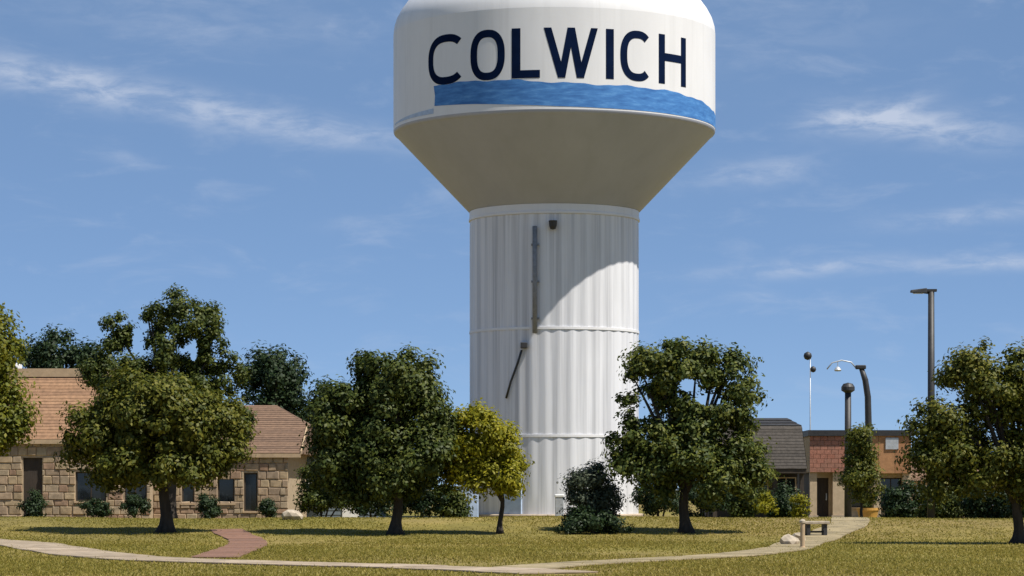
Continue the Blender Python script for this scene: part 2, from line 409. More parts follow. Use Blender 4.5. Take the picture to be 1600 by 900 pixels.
    m1 = MB(); a, b = sx(1015)+SW/2, sx(1058)-SW/2; stroke(m1, (a, Z0), (a, Z1), .012); stroke(m1, (b, Z0), (b, Z1), .012)
    stroke(m1, (a+SW/2, 24.72), (b-SW/2, 24.72), .012, .42, True); done(m1, 'H')
    # fittings on the column
    def cp(px, z, o): a = math.asin((px-866)/131.5); r = RC+.07+o; return (r*math.sin(a), -r*math.cos(a), z)
    MB().tube([cp(836, 10.1, .16), cp(836, 15.9, .16)], .13, 10).build('conduit_pipe', M['steel'], t, True)
    for z in (10.9, 12.9, 14.9):
        c = cp(836, z, .05); MB().box(c[0]-.22, c[0]+.22, c[1]-.12, c[1]+.14, z-.05, z+.05).build('pipe_bracket', M['steel'], t)
    c = cp(862, 15.98, .2)
    fl = MB().lathe([(.02, -.28), (.14, -.26), (.2, -.1), (.22, .12), (.24, .2), (.02, .22)], 16).build('floodlight', M['dark'], t, False, loc=c)
    MB().tube([(0, 0, .1), (0, .35, .22)], .05, 8).build('bracket', M['dark'], fl)
    c = cp(820, 9.45, .14)
    MB().box(-.18, .18, -.14, .2, -.16, .16).build('junction_box', M['dark'], t, False, loc=c, bevel=.03)
    MB().tube([cp(816, 9.2, .05), cp(810, 8.5, .05), cp(800, 7.5, .05), cp(793, 6.6, .05)], .06, 8).build('dark_diagonal_tube', M['dark'], t, True)  # thin dark tube slanting down the left of the column
    dr = MB(); a = R_(-30); 
    d = MB().box(-.6, .6, -.06, .25, .3, 2.5).build('door', M['paleblue'], t, loc=((RC+.02)*math.sin(a), -(RC+.02)*math.cos(a), 0)); d.rotation_euler.z = a
    MB().tube([(.42, -.06, 1.35), (.42, -.14, 1.35), (.30, -.14, 1.35)], .025, 6).build('handle', M['dark'], d)
tower()

# ------------------------------------------------------------------ foliage
def leaf_mesh(name, pts, nrm, size, m, aspect=.55):
    n = len(pts)
    nrm = nrm/np.maximum(np.linalg.norm(nrm, axis=1, keepdims=True), 1e-6)
    r = rng.normal(size=(n, 3)); u = np.cross(nrm, r); u /= np.maximum(np.linalg.norm(u, axis=1, keepdims=True), 1e-6)
    v = np.cross(nrm, u); L = (size*rng.uniform(.65, 1.3, n))[:, None]
    V = np.empty((n, 4, 3)); V[:, 0] = pts-u*L*.5; V[:, 1] = pts+v*L*aspect*.5+nrm*L*.10; V[:, 2] = pts+u*L*.5; V[:, 3] = pts-v*L*aspect*.5+nrm*L*.10
    me = bpy.data.meshes.new(name); me.vertices.add(n*4); me.vertices.foreach_set('co', V.ravel())
    me.loops.add(n*4); me.loops.foreach_set('vertex_index', np.arange(n*4, dtype=np.int32))
    me.polygons.add(n); me.polygons.foreach_set('loop_start', np.arange(0, n*4, 4, dtype=np.int32))
    me.update(); me.materials.append(m); return me
def unit(n):
    a = rng.normal(size=(n, 3)); return a/np.linalg.norm(a, axis=1, keepdims=True)
def clumps(blobs, nclump, clump_r, bottom_cut=-.85):
    """sub-clumps set over the surface of ellipsoid blobs: centres, radii and outward directions"""
    C = []; A = []; Rr = []
    vol = np.array([b[3]*b[4]*b[5] for b in blobs])**.67; cnt = np.maximum(3, (nclump*vol/vol.sum()).astype(int))
    for b, k in zip(blobs, cnt):
        d = unit(k*3); d = d[d[:, 2] > bottom_cut][:k]; k = len(d)
        rad = rng.uniform(.45, .92, (k, 1))**.7; rad[:k//5] *= .55
        C.append(np.array(b[:3])+d*rad*np.array(b[3:6])); A.append(d); Rr.append(clump_r*rng.uniform(.6, 1.35, k)*min(1, min(b[3:6])/(2.2*clump_r)+.35))
    return np.concatenate(C), np.concatenate(Rr), np.concatenate(A)
def crown_points(blobs, nclump, clump_r, per, spiky=0):
    C, Rr, A = clumps(blobs, nclump, clump_r)
    P = []; Nn = []
    for c, r, a in zip(C, Rr, A):
        k = max(8, int(per*(r/clump_r)**2)); d = unit(k)
        rad = np.clip(np.abs(rng.normal(.62, .32, (k, 1))), 0, 1.12)*r
        st = np.array([1, 1, .85]); p = c+d*rad*st
        if spiky: p += a*(rng.uniform(0, 1, (k, 1))**2)*spiky*r
        P.append(p); Nn.append(d*.9+a*.4+np.array([0, 0, .45])+rng.normal(size=(k, 3))*.45)
    return np.concatenate(P), np.concatenate(Nn), C
def plant(name, label, cat, px, d, blobs_px, m, nclump=90, clump_r=.55, per=230, size=.17, trunk=.2, lean=0, group=None, spiky=0, limbs=7, base_z=0, gaps=()):
    """blobs_px: (px, py, rx_px, ry_px, depth offset m) in photo pixels at this depth"""
    s = F/d; X = PX(px, d); base_z = float(G(X, d))
    B = [((bx-px)/s, off, PZ(by, d)-base_z, rx/s, (rx+ry)/2/s*.95, ry/s) for bx, by, rx, ry, off in blobs_px]
    root = empty(name, (X, d, base_z))
    tag(root, label, cat, group)
    P, Nn, C = crown_points(B, nclump, clump_r, per, spiky)
    keep = P[:, 2] > .05
    for gx, gy, ga, gb in gaps:      # openings through the crown between limbs
        keep &= ((P[:, 0]-(gx-px)/s)/(ga/s))**2+((P[:, 2]-(PZ(gy, d)-base_z))/(gb/s))**2 > rng.uniform(.6, 1.1, len(P))
    P, Nn = P[keep], Nn[keep]
    link('crown' if trunk else 'foliage', leaf_mesh(name+'_leaves', P, Nn, size, m), None, root)
    if trunk:
        zc = np.average([b[2] for b in B]); zb = min(b[2]-b[5] for b in B); fork = max(.5, zb+(zc-zb)*.25)
        tr = MB(); pts = []; rad = []
        for i in range(7):
            u = i/6; pts.append((lean*u+.05*math.sin(u*5+px), .04*math.cos(u*4+px), -.05+fork*u)); rad.append(trunk*(1.5-.75*min(1, u*5) if u < .2 else .82-.25*u))
        rad[0] = trunk*1.5; rad[1] = trunk*.95
        tr.tube(pts, rad, 12).build('trunk', M['bark'], root, True)
        top = Vector(pts[-1]); idx = rng.permutation(len(C))[:limbs*4]
        tg = sorted(([Vector(C[i]) for i in idx]), key=lambda c: -(c-top).length)[:limbs]
        for c in tg:
            mid = top.lerp(c, .5)+Vector((random.uniform(-.2, .2), random.uniform(-.2, .2), .25))
            MB().tube([top-Vector((0, 0, .25)), top.lerp(mid, .5)+Vector((0, 0, .05)), mid, c], [trunk*.55, trunk*.42, trunk*.28, trunk*.08], 7).build('limb', M['bark'], root, True)
    else:
        lo = Vector((0, 0, 0))
        for i in range(3):
            c = Vector(C[int(rng.integers(len(C)))]); MB().tube([lo+Vector((.1*i-.1, 0, -.03)), lo.lerp(c, .5), c], [.05, .035, .015], 6).build('stem', M['bark'], root)
    return root

# left of the tower
plant('tree', 'round olive green tree with dark trunk on the lawn before the tan building', 'tree', 258, GD(832, 258),
      [(250, 660, 118, 72, 0), (165, 680, 70, 62, .3), (335, 680, 62, 62, 0), (250, 725, 125, 44, -.2), (250, 625, 80, 42, -.5)], M['leaf_olive'], 210, .52, 290, .17, .27, limbs=9)
plant('tree', 'tall three lobed green tree rising behind the round olive tree', 'tree', 268, 116,
      [(280, 497, 66, 44, 0), (275, 545, 46, 46, 0), (332, 520, 28, 42, 0), (182, 525, 30, 42, 0), (170, 575, 40, 42, 0), (212, 585, 34, 30, 0), (345, 585, 52, 42, 0), (250, 610, 120, 42, .5), (200, 660, 90, 60, .5), (320, 660, 80, 60, .5)], M['leaf_green'], 230, .46, 280, .17, .3, limbs=10, gaps=((210, 530, 9, 24), (303, 548, 8, 22)))
plant('tree', 'yellow green tree cut off by the left edge of the picture', 'tree', -22, GD(831, -22),
      [(-22, 540, 52, 72, 0), (-15, 645, 66, 68, 0), (-70, 620, 70, 90, 0), (5, 680, 46, 42, -.3)], M['leaf_lime'], 130, .6, 250, .17, .26)
plant('tree', 'dark round tree standing behind the tall tan roof', 'tree', 100, 185,
      [(100, 562, 58, 52, 0), (60, 580, 40, 48, 0), (145, 585, 42, 48, 0), (100, 650, 80, 70, 0)], M['leaf_dark'], 110, .9, 200, .28, .4)
plant('tree', 'dark tree behind the brown roof, between two lawn trees', 'tree', 432, 180,
      [(428, 590, 50, 46, 0), (400, 600, 36, 46, 0), (460, 605, 34, 46, 0), (440, 680, 62, 75, 0), (505, 640, 34, 50, 0)], M['leaf_dark'], 120, .9, 200, .28, .4)
plant('tree', 'large dark green tree with a long shadow left of the water tower', 'tree', 620, GD(835, 620),
      [(612, 590, 74, 50, .2), (590, 650, 70, 60, .2), (655, 640, 42, 60, 0), (535, 660, 52, 66, .4), (520, 720, 48, 58, .3), (620, 715, 80, 62, 0), (668, 725, 46, 54, -.3), (600, 755, 78, 36, 0), (545, 700, 60, 70, .2), (690, 690, 30, 50, .2)], M['leaf_green'], 260, .5, 280, .16, .24, limbs=10)
plant('tree', 'small yellow green tree just left of the tower column', 'tree', 783, GD(834, 783),
      [(745, 680, 48, 48, 0), (778, 712, 40, 58, 0), (722, 715, 36, 50, .3), (793, 745, 26, 40, -.2), (755, 745, 34, 36, 0)], M['leaf_yellow'], 120, .42, 190, .14, .11, limbs=6)
# right of the tower
plant('tree', 'spreading tree with spiky outline and sky gaps right of the tower column', 'tree', 1070, GD(832, 1070),
      [(1070, 562, 44, 36, 0), (1020, 590, 36, 34, 0), (1125, 580, 36, 34, 0), (1158, 610, 28, 26, 0), (1050, 612, 38, 20, 0), (1125, 652, 56, 26, 0), (1010, 680, 46, 22, 0), (1060, 665, 50, 36, 0),
       (975, 675, 28, 22, 0), (1075, 715, 92, 46, 0), (1135, 740, 52, 50, -.2), (1010, 730, 46, 46, 0), (1165, 700, 26, 44, 0), (978, 625, 14, 16, 0)], M['leaf_star'], 230, .44, 260, .16, .23, spiky=.9, limbs=11, gaps=((1074, 602, 17, 11), (1106, 624, 24, 12), (1000, 645, 12, 11)))
plant('tree', 'big dense tree cut off by the right edge of the picture', 'tree', 1590, GD(850, 1590),
      [(1560, 610, 90, 78, 0), (1475, 660, 50, 72, 0), (1640, 620, 90, 90, 0), (1470, 720, 48, 60, 0), (1550, 730, 110, 78, 0), (1640, 730, 80, 80, 0), (1520, 580, 46, 40, 0)], M['leaf_olive'], 230, .5, 250, .14, .22, limbs=10)
plant('tree', 'slender young tree in front of the rose brick building', 'tree', 1347, 125,
      [(1345, 700, 26, 44, 0), (1352, 755, 26, 36, 0), (1340, 735, 26, 40, 0)], M['leaf_olive'], 60, .45, 170, .17, .1, limbs=5)

def shrub(label, px, d, blobs, m, nclump=40, r=.4, per=170, size=.14, group=None):
    return plant('shrub', label, 'shrub', px, d, blobs, m, nclump, r, per, size, 0, group=group)
shrub('tall grey green rounded shrub in front of the tower base', 928, GD(829, 928), [(925, 760, 40, 40, 0), (915, 795, 36, 36, 0), (945, 785, 30, 40, 0)], M['leaf_grey'], 70, .35, 220, .11)
shrub('low dark spreading shrub at the foot of the grey green shrub', 925, GD(834, 925), [(905, 822, 40, 15, 0), (955, 824, 42, 14, 0), (928, 812, 40, 18, 0)], M['leaf_dark'], 50, .28, 180, .11)
shrub('small dark shrub by the left end of the tan building', 50, 122, [(50, 798, 20, 22, 0), (52, 782, 14, 16, 0)], M['leaf_dark'], 24, .28, 160, .12)
for i, (px, py, rx, ry, d, lb) in enumerate([
    (150, 792, 26, 16, 126, 'low dark shrub under the wide window left of the olive tree trunk'),
    (208, 788, 20, 18, 126, 'low dark shrub under the narrower window left of the olive tree trunk'),
    (326, 790, 17, 20, 127, 'dark shrub against the stone wall right of the olive tree trunk'),
    (418, 795, 12, 14, 127, 'little dark shrub near the right corner of the stone wall')]):
    shrub(lb, px, d, [(px, py, rx, ry, 0), (px+rx*.3, py+6, rx*.8, ry*.8, .2)], M['leaf_dark'], 24, .26, 150, .12)
for i, (px, py, rx, ry, d, lb) in enumerate([
    (505, 765, 40, 50, 118, 'dark shrub between the stone wall corner and the big dark tree'),
    (580, 770, 44, 44, 119, 'dark shrub behind the trunk of the big dark tree'),
    (655, 768, 44, 46, 120, 'dark shrub just right of the trunk of the big dark tree'),
    (705, 785, 24, 28, 121, 'dark shrub beside the pale blue utility cabinet'),
    (1030, 768, 34, 44, 124, 'dark shrub between the tower base and the spiky tree trunk'),
    (1100, 772, 46, 42, 126, 'dark shrub just right of the spiky tree trunk'),
    (1160, 775, 36, 40, 127, 'dark shrub at the left end of the grey roofed pavilion'),
    (1222, 786, 26, 26, 130, 'dark shrub in front of the grey roofed pavilion'),
    (1415, 785, 34, 34, 112, 'dark shrub at the left edge of the dense right hand tree'),
    (1480, 790, 40, 32, 110, 'dark shrub under the left side of the dense right hand tree'),
    (1545, 785, 40, 36, 108, 'dark shrub left of the dense right hand tree trunk'),
    (1615, 780, 40, 42, 106, 'dark shrub behind the dense right hand tree trunk')]):
    shrub(lb, px, d, [(px, py, rx, ry, 0), (px-rx*.4, py+10, rx*.7, ry*.8, .3), (px+rx*.4, py+8, rx*.7, ry*.8, -.2)], M['leaf_dark'] if i % 3 else M['leaf_green'], 44, .38, 170, .15)
for px, py, d, lb in ((1196, 782, 122, 'yellowish shrub below the grey pavilion roof'), (1248, 790, 124, 'yellowish shrub beside the path to the rose building')):
    shrub(lb, px, d, [(px, py, 13, 22, 0), (px+6, py+12, 14, 14, 0)], M['leaf_yellow'], 18, .25, 90, .13)

# ------------------------------------------------------------------ left building of mixed stone
def rbox_mesh(seed):
    r = random.Random(seed); v = []
    for z in (0, 1):
        for x in (0, 1):
            v.append((x-.5+r.uniform(-.04, .04), 0, z-.5+r.uniform(-.04, .04)))
    mb = MB(); fr = [(a*.86, -1+r.uniform(-.15, .15), c*.82) for a, b, c in v]; bk = v
    vv = bk+fr    # 0..3 back (x0z0,x1z0,x0z1,x1z1), 4..7 front
    mb.add(vv, [(4, 5, 7, 6), (0, 1, 5, 4), (1, 3, 7, 5), (3, 2, 6, 7), (2, 0, 4, 6)])
    me = mb.mesh('stone'); me.materials.append(M['stone']); return me
STONES = [rbox_mesh(i) for i in range(6)]
def stone_wall(parent, x0, x1, y, z0, z1, holes, rh=.34, bw=.55):
    n = 0; z = z0; row = 0
    while z < z1-.1:
        h = min(rh*random.uniform(.65, 1.35), z1-z); x = x0-random.uniform(0, .3)
        while x < x1:
            wd = bw*random.uniform(.5, 1.5); a, b = max(x, x0), min(x+wd, x1); x += wd
            segs = [(a, b)]
            for hx0, hx1, hz0, hz1 in holes:
                if z+h*.5 > hz0 and z+h*.5 < hz1:
                    segs = [q for s in segs for q in ((s[0], min(s[1], hx0)), (max(s[0], hx1), s[1])) if q[1]-q[0] > .08]
            for s0, s1 in segs:
                if s1-s0 < .08: continue
                o = bpy.data.objects.new('stone', random.choice(STONES)); col.objects.link(o); o.parent = parent
                o.location = ((s0+s1)/2, y, z+h/2); o.scale = ((s1-s0)*.98, random.uniform(.03, .08), h*random.uniform(.92, .98)); n += 1
        z += h; row += 1
    return n
def wall_with_holes(parent, name, x0, x1, y0, y1, z0, z1, holes, m):
    """front wall slab of real thickness with rectangular openings"""
    mb = MB(); xs = sorted({x0, x1, *[h[0] for h in holes], *[h[1] for h in holes]})
    for a, b in zip(xs, xs[1:]):
        hs = sorted([h for h in holes if h[0] <= a+1e-6 and h[1] >= b-1e-6], key=lambda h: h[2]); z = z0
        for h in hs:
            if h[2] > z: mb.box(a, b, y0, y1, z, h[2])
            z = h[3]
        mb.box(a, b, y0, y1, z, z1)
    return mb.build(name, m, parent)
def window(parent, x0, x1, z0, z1, y, fm, mull=True):
    fr = MB(); t = .07
    fr.box(x0, x0+t, y, y+.08, z0, z1); fr.box(x1-t, x1, y, y+.08, z0, z1); fr.box(x0+t, x1-t, y, y+.08, z1-t, z1); fr.box(x0+t, x1-t, y, y+.08, z0, z0+t)
    o = fr.build('window', fm, parent)
    if mull and x1-x0 > .9:
        xm = (x0+x1)/2
        MB().box(x0+t, xm-.03, y+.03, y+.05, z0+t, z1-t).build('pane', M['glass'], o); MB().box(xm+.03, x1-t, y+.03, y+.05, z0+t, z1-t).build('pane', M['glass'], o)
        MB().box(xm-.03, xm+.03, y+.005, y+.07, z0+t, z1-t).build('mullion', fm, o)
    else: MB().box(x0+t, x1-t, y+.03, y+.05, z0+t, z1-t).build('pane', M['glass'], o)
    MB().box(x0-.06, x1+.06, y-.22, y-.002, z0-.09, z0-.003).build('sill', M['fascia'], o)
    return o
def courses(parent, a0, b0, a1, b1, n, m, thick=.05):
    """shingle courses laid up a slope: eave edge a0-b0, top edge a1-b1 (end points may close in)"""
    a0, b0, a1, b1 = map(Vector, (a0, b0, a1, b1)); nrm = (b0-a0).cross(a1-a0).normalized()
    for i in range(n):
        u, w_ = i/n, (i+1)/n+.02
        p = [a0.lerp(a1, u), b0.lerp(b1, u), b0.lerp(b1, min(1, w_)), a0.lerp(a1, min(1, w_))]
        lo = [p[0]+nrm*.006, p[1]+nrm*.006, p[2]+nrm*.004, p[3]+nrm*.004]; hi = [p[0]+nrm*thick, p[1]+nrm*thick, p[2]+nrm*.012, p[3]+nrm*.012]
        # wavy butt edge so the course is not a ruler line
        k = 14; v = []; f = []
        for j in range(k+1):
            e = j/k; jit = random.uniform(-.012, .012)
            dn = (lo[0]-lo[3]).normalized()*jit
            v += [tuple(lo[0].lerp(lo[1], e)+dn), tuple(hi[0].lerp(hi[1], e)+dn), tuple(hi[3].lerp(hi[2], e)), tuple(lo[3].lerp(lo[2], e))]
        for j in range(k):
            q = 4*j; f += [(q, q+4, q+5, q+1), (q+1, q+5, q+6, q+2)]
        MB().add(v, f).build('shingle_course', m, parent)

def stone_house():
    t = empty('stone_building', (PX(235, 129), 129, 0)); ox, oy = t.location.x, 129
    tag(t, 'low tan stone building with brown shingled roofs at the left', 'building')
    L = lambda x: x-ox
    # tall section at the left
    xa, xb = -34-ox, 0; ze = 4.1
    wl = [(PX(118, 129)-ox, PX(166, 129)-ox, 1.05, 2.5), (PX(194, 129)-ox, PX(229, 129)-ox, 1.05, 2.5), (PX(36, 129)-ox, PX(66, 129)-ox, .05, 3.2)]
    wall_with_holes(t, 'wall', xa, xb, 0, .3, 0, ze, wl, M['mortar'])
    MB().box(xa, xb, .302, 13, 0, ze-.02).build('building_core', M['mortar'], t)
    for h in wl[:2]: window(t, *h, .12, M['darkwood'])
    dx0, dx1 = wl[2][:2]
    d = MB().box(dx0, dx1, .14, .2, .05, 3.2).build('door', M['darkwood'], t); MB().tube([(dx1-.15, .14, 1.1), (dx1-.15, .06, 1.1), (dx1-.3, .06, 1.1)], .025, 6).build('handle', M['pale'], d)
    n = stone_wall(t, L(-26.5), xb, 0, .02, ze-.1, [(h[0]-.02, h[1]+.02, h[2]-.1, h[3]+.02) for h in wl], .345, .60)
    rf = MB().add([(xa, -.18, ze), (xb+.2, -.18, ze), (xb+.2, 2.3, 7.3), (xa, 2.3, 7.3), (xb+.2, 11, 7.3), (xa, 11, 7.3), (xb+.2, 13.2, ze), (xa, 13.2, ze)],
        [(0, 1, 2, 3), (3, 2, 4, 5), (5, 4, 6, 7), (1, 6, 4, 2), (0, 7, 6, 1)]).build('roof', M['mortar'], t)
    courses(rf, (L(-26.5), -.18, ze), (xb+.2, -.18, ze), (L(-26.5), 2.3, 7.3), (xb+.2, 2.3, 7.3), 20, M['tanroof'], .035)
    MB().box(xa, xb+.26, 2.2, 2.55, 7.3, 7.72).build('ridge_cap', M['fascia'], rf)
    MB().box(xa, xb+.22, -.22, -.10, ze-.22, ze-.004).build('fascia_board', M['fascia'], rf)
    MB().box(L(PX(-30, 131)), L(PX(22, 131)), 2.7, 4.2, 7.31, 8.02).build('rooftop_unit', M['white'], rf, bevel=.05)
    # lower wing with the clipped gable
    y0 = 1.0; xw = L(PX(450, 130)); wz = 3.42; xr = L(-10.55)
    wr = [(L(PX(284, 130)), L(PX(303, 130)), .95, 2.3), (L(PX(340, 130)), L(PX(366, 130)), .95, 2.3), (L(PX(381, 130)), L(PX(402, 130)), .55, 2.45)]
    wall_with_holes(t, 'wall', .002, xw, y0, y0+.3, 0, wz, wr, M['mortar'])
    for h in wr: window(t, *h, y0+.12, M['darkwood'])
    gy = y0+.302; gy2 = 15.5; rz = 6.05; ry = 8.2; ey = y0-.15
    MB().add([(xw-.002, gy, 0), (xw-.002, gy2, 0), (xw-.002, gy2, wz), (xw-.002, ry, 5.4), (xw-.002, gy, wz), (.004, gy, 0), (.004, gy2, 0), (.004, gy2, wz), (.004, ry, 5.4), (.004, gy, wz)],
        [(0, 1, 2, 3, 4), (5, 9, 8, 7, 6), (0, 5, 6, 1), (1, 6, 7, 2)]).build('gable_wall', M['mortar'], t)
    n += stone_wall(t, .002, xw, y0, .02, wz-.12, [(h[0]-.02, h[1]+.02, h[2]-.1, h[3]+.02) for h in wr], .345, .55)
    print('STONES', n)
    # roof planes: eave z 3.4, half-hip starts part way up
    k = .58; ze2 = 3.42; py = ey+(ry-ey)*k; pz = ze2+(rz-ze2)*k; xh = L(-12.4)
    by = 2*ry-ey; py2 = 2*ry-py
    rf = MB().add([(.0, ey, ze2), (xr, ey, ze2), (xr, py, pz), (xh, ry, rz), (.0, ry, rz), (xr, py2, pz), (xr, by, ze2), (0, by, ze2)],
        [(0, 1, 2, 3, 4), (2, 5, 3), (4, 3, 5, 6, 7), (0, 7, 6, 1), (1, 6, 5, 2)]).build('roof', M['shingle'], t)
    lo = 13
    courses(rf, (0, ey, ze2), (xr, ey, ze2), (0, py, pz), (xr, py, pz), lo, M['shingle'], .035)
    courses(rf, (0, py, pz), (xr, py, pz), (0, ry, rz), (xh, ry, rz), 10, M['shingle'], .035)
    courses(rf, (xr, py, pz), (xr, py2, pz), (xh, ry-.02, rz), (xh, ry+.02, rz), 9, M['shingle'], .03)
    MB().box(.0, xr+.02, ey-.06, ey+.04, ze2-.20, ze2-.004).build('fascia_board', M['fascia'], rf)
    MB().add([(xr+.01, ey-.05, ze2-.05), (xr+.06, ey-.05, ze2-.05), (xr+.06, py, pz-.05), (xr+.01, py, pz-.05), (xr+.01, ey-.05, ze2+.13), (xr+.06, ey-.05, ze2+.13), (xr+.06, py, pz+.13), (xr+.01, py, pz+.13)],
        [(3,2,1,0),(4,5,6,7),(0,1,5,4),(1,2,6,5),(2,3,7,6),(3,0,4,7)]).build('rake_board', M['fascia'], rf)
stone_house()

def boulder(label, px, py, wd, ht, seed):
    d = GD(py, px); bm = bmesh.new(); bmesh.ops.create_icosphere(bm, subdivisions=2, radius=.5); r = np.random.default_rng(seed)
    ks = r.normal(size=(5, 3))*2.2; ph = r.uniform(0, 6, 5)
    for v in bm.verts:
        k = 1+.17*sum(math.sin(v.co.dot(Vector(a))*1.6+p) for a, p in zip(ks, ph)); v.co = Vector((v.co.x*k*wd, v.co.y*k*wd*.8, (v.co.z*k+.38)*ht))
        v.co.z = max(v.co.z, -.02)
    me = bpy.data.meshes.new('boulder'); bm.to_mesh(me); bm.free()
    o = link('boulder', me, M['rock'], None, (PX(px, d), d, float(G(PX(px, d), d)))); tag(o, label, 'boulder')
boulder('pale low boulder by the right corner of the stone building', 458, 812, .62, .34, 1)
boulder('larger pale rock at the bend of the entrance path', 1232, 852, .55, .32, 2)
boulder('smaller pale rock beside the bollard', 1246, 846, .4, .28, 3)

# blue grey shed behind the big dark tree
def shed():
    d = 142; t = empty('shed', (PX(520, d), d, 0)); tag(t, 'blue grey sided shed half hidden behind the big dark tree', 'shed')
    h = 2.0; w_ = PX(600, d)-PX(452, d); z1 = 3.5
    MB().box(-w_/2, w_/2, 0, 6, 0, z1).build('wall', M['greyblue'], t)
    k = int(z1/.25)
    for i in range(k):
        z = .25*i; MB().add([(-w_/2-.02, -.035, z), (w_/2+.02, -.035, z), (w_/2+.02, -.008, z+.245), (-w_/2-.02, -.008, z+.245), (-w_/2-.02, -.002, z), (w_/2+.02, -.002, z)],
            [(0, 1, 2, 3), (4, 5, 1, 0)]).build('siding_board', M['greyblue'], t)
    rf = MB().add([(-w_/2-.3, -.4, z1), (w_/2+.3, -.4, z1), (w_/2+.3, 3, z1+1.1), (-w_/2-.3, 3, z1+1.1), (w_/2+.3, 6.4, z1), (-w_/2-.3, 6.4, z1)],
        [(0, 1, 2, 3), (3, 2, 4, 5), (0, 3, 5), (1, 4, 2), (0, 5, 4, 1)]).build('roof', M['greyshingle'], t)
    x = PX(548, d)-t.location.x
    dr = MB().box(x-.45, x+.45, -.08, -.036, .05, 2.2).build('door', M['white'], t); MB().box(x+.28, x+.36, -.14, -.08, 1.0, 1.12).build('handle', M['dark'], dr)
    x = PX(490, d)-t.location.x; window(t, x-.5, x+.5, 1.0, 2.0, -.12, M['white'])
shed()

# ------------------------------------------------------------------ right buildings
def pavilion():
    d = 140; t = empty('pavilion', (PX(1195, d), d, 0)); ox = t.location.x
    tag(t, 'dark pavilion under a steep grey brown shingled roof right of the spiky tree', 'pavilion')
    x0, x1 = PX(1110, d)-ox, PX(1250, d)-ox; xe0, xe1 = x0-.4, PX(1261, d)-ox; ze, zt = 2.75, 5.05; yb = 9
    MB().box(x0, x1, 1.3, yb-1, 0, ze+.3).build('wall', M['darkwood'], t)
    rf = MB().add([(xe0, 0, ze), (xe1, 0, ze), (xe1, yb, ze), (xe0, yb, ze), (xe0+.25, .7, zt), (xe1-.22, .7, zt), (xe1-.22, yb-.7, zt), (xe0+.25, yb-.7, zt), (xe0+.9, 1.6, zt+.45), (xe1-.9, 1.6, zt+.45), (xe1-.9, yb-1.6, zt+.45), (xe0+.9, yb-1.6, zt+.45)],
        [(3,2,1,0),(0,1,5,4),(1,2,6,5),(2,3,7,6),(3,0,4,7),(4,5,9,8),(5,6,10,9),(6,7,11,10),(7,4,8,11),(8,9,10,11)]).build('roof', M['greyshingle'], t)
    courses(rf, (xe0, 0, ze), (xe1, 0, ze), (xe0+.25, .7, zt), (xe1-.22, .7, zt), 14, M['greyshingle'], .03)
    courses(rf, (xe1, 0, ze), (xe1, yb, ze), (xe1-.22, .7, zt), (xe1-.22, yb-.7, zt), 14, M['greyshingle'], .03)
    courses(rf, (xe0+.25, .7, zt), (xe1-.22, .7, zt), (xe0+.9, 1.6, zt+.45), (xe1-.9, 1.6, zt+.45), 3, M['dark'], .05)
    MB().box(xe0+.02, xe1-.02, .02, .14, ze-.25, ze-.004).build('fascia_board', M['darkwood'], rf)
    for px in (1118, 1165, 1212, 1254):
        x = PX(px, d)-ox; MB().box(x-.11, x+.11, .3, .52, 0, ze-.01).build('post', M['darkwood'], t)
    for px in (1140, 1188, 1232):
        x = PX(px, d)-ox; window(t, x-.55, x+.55, .9, 2.3, 1.19, M['fascia'])
pavilion()

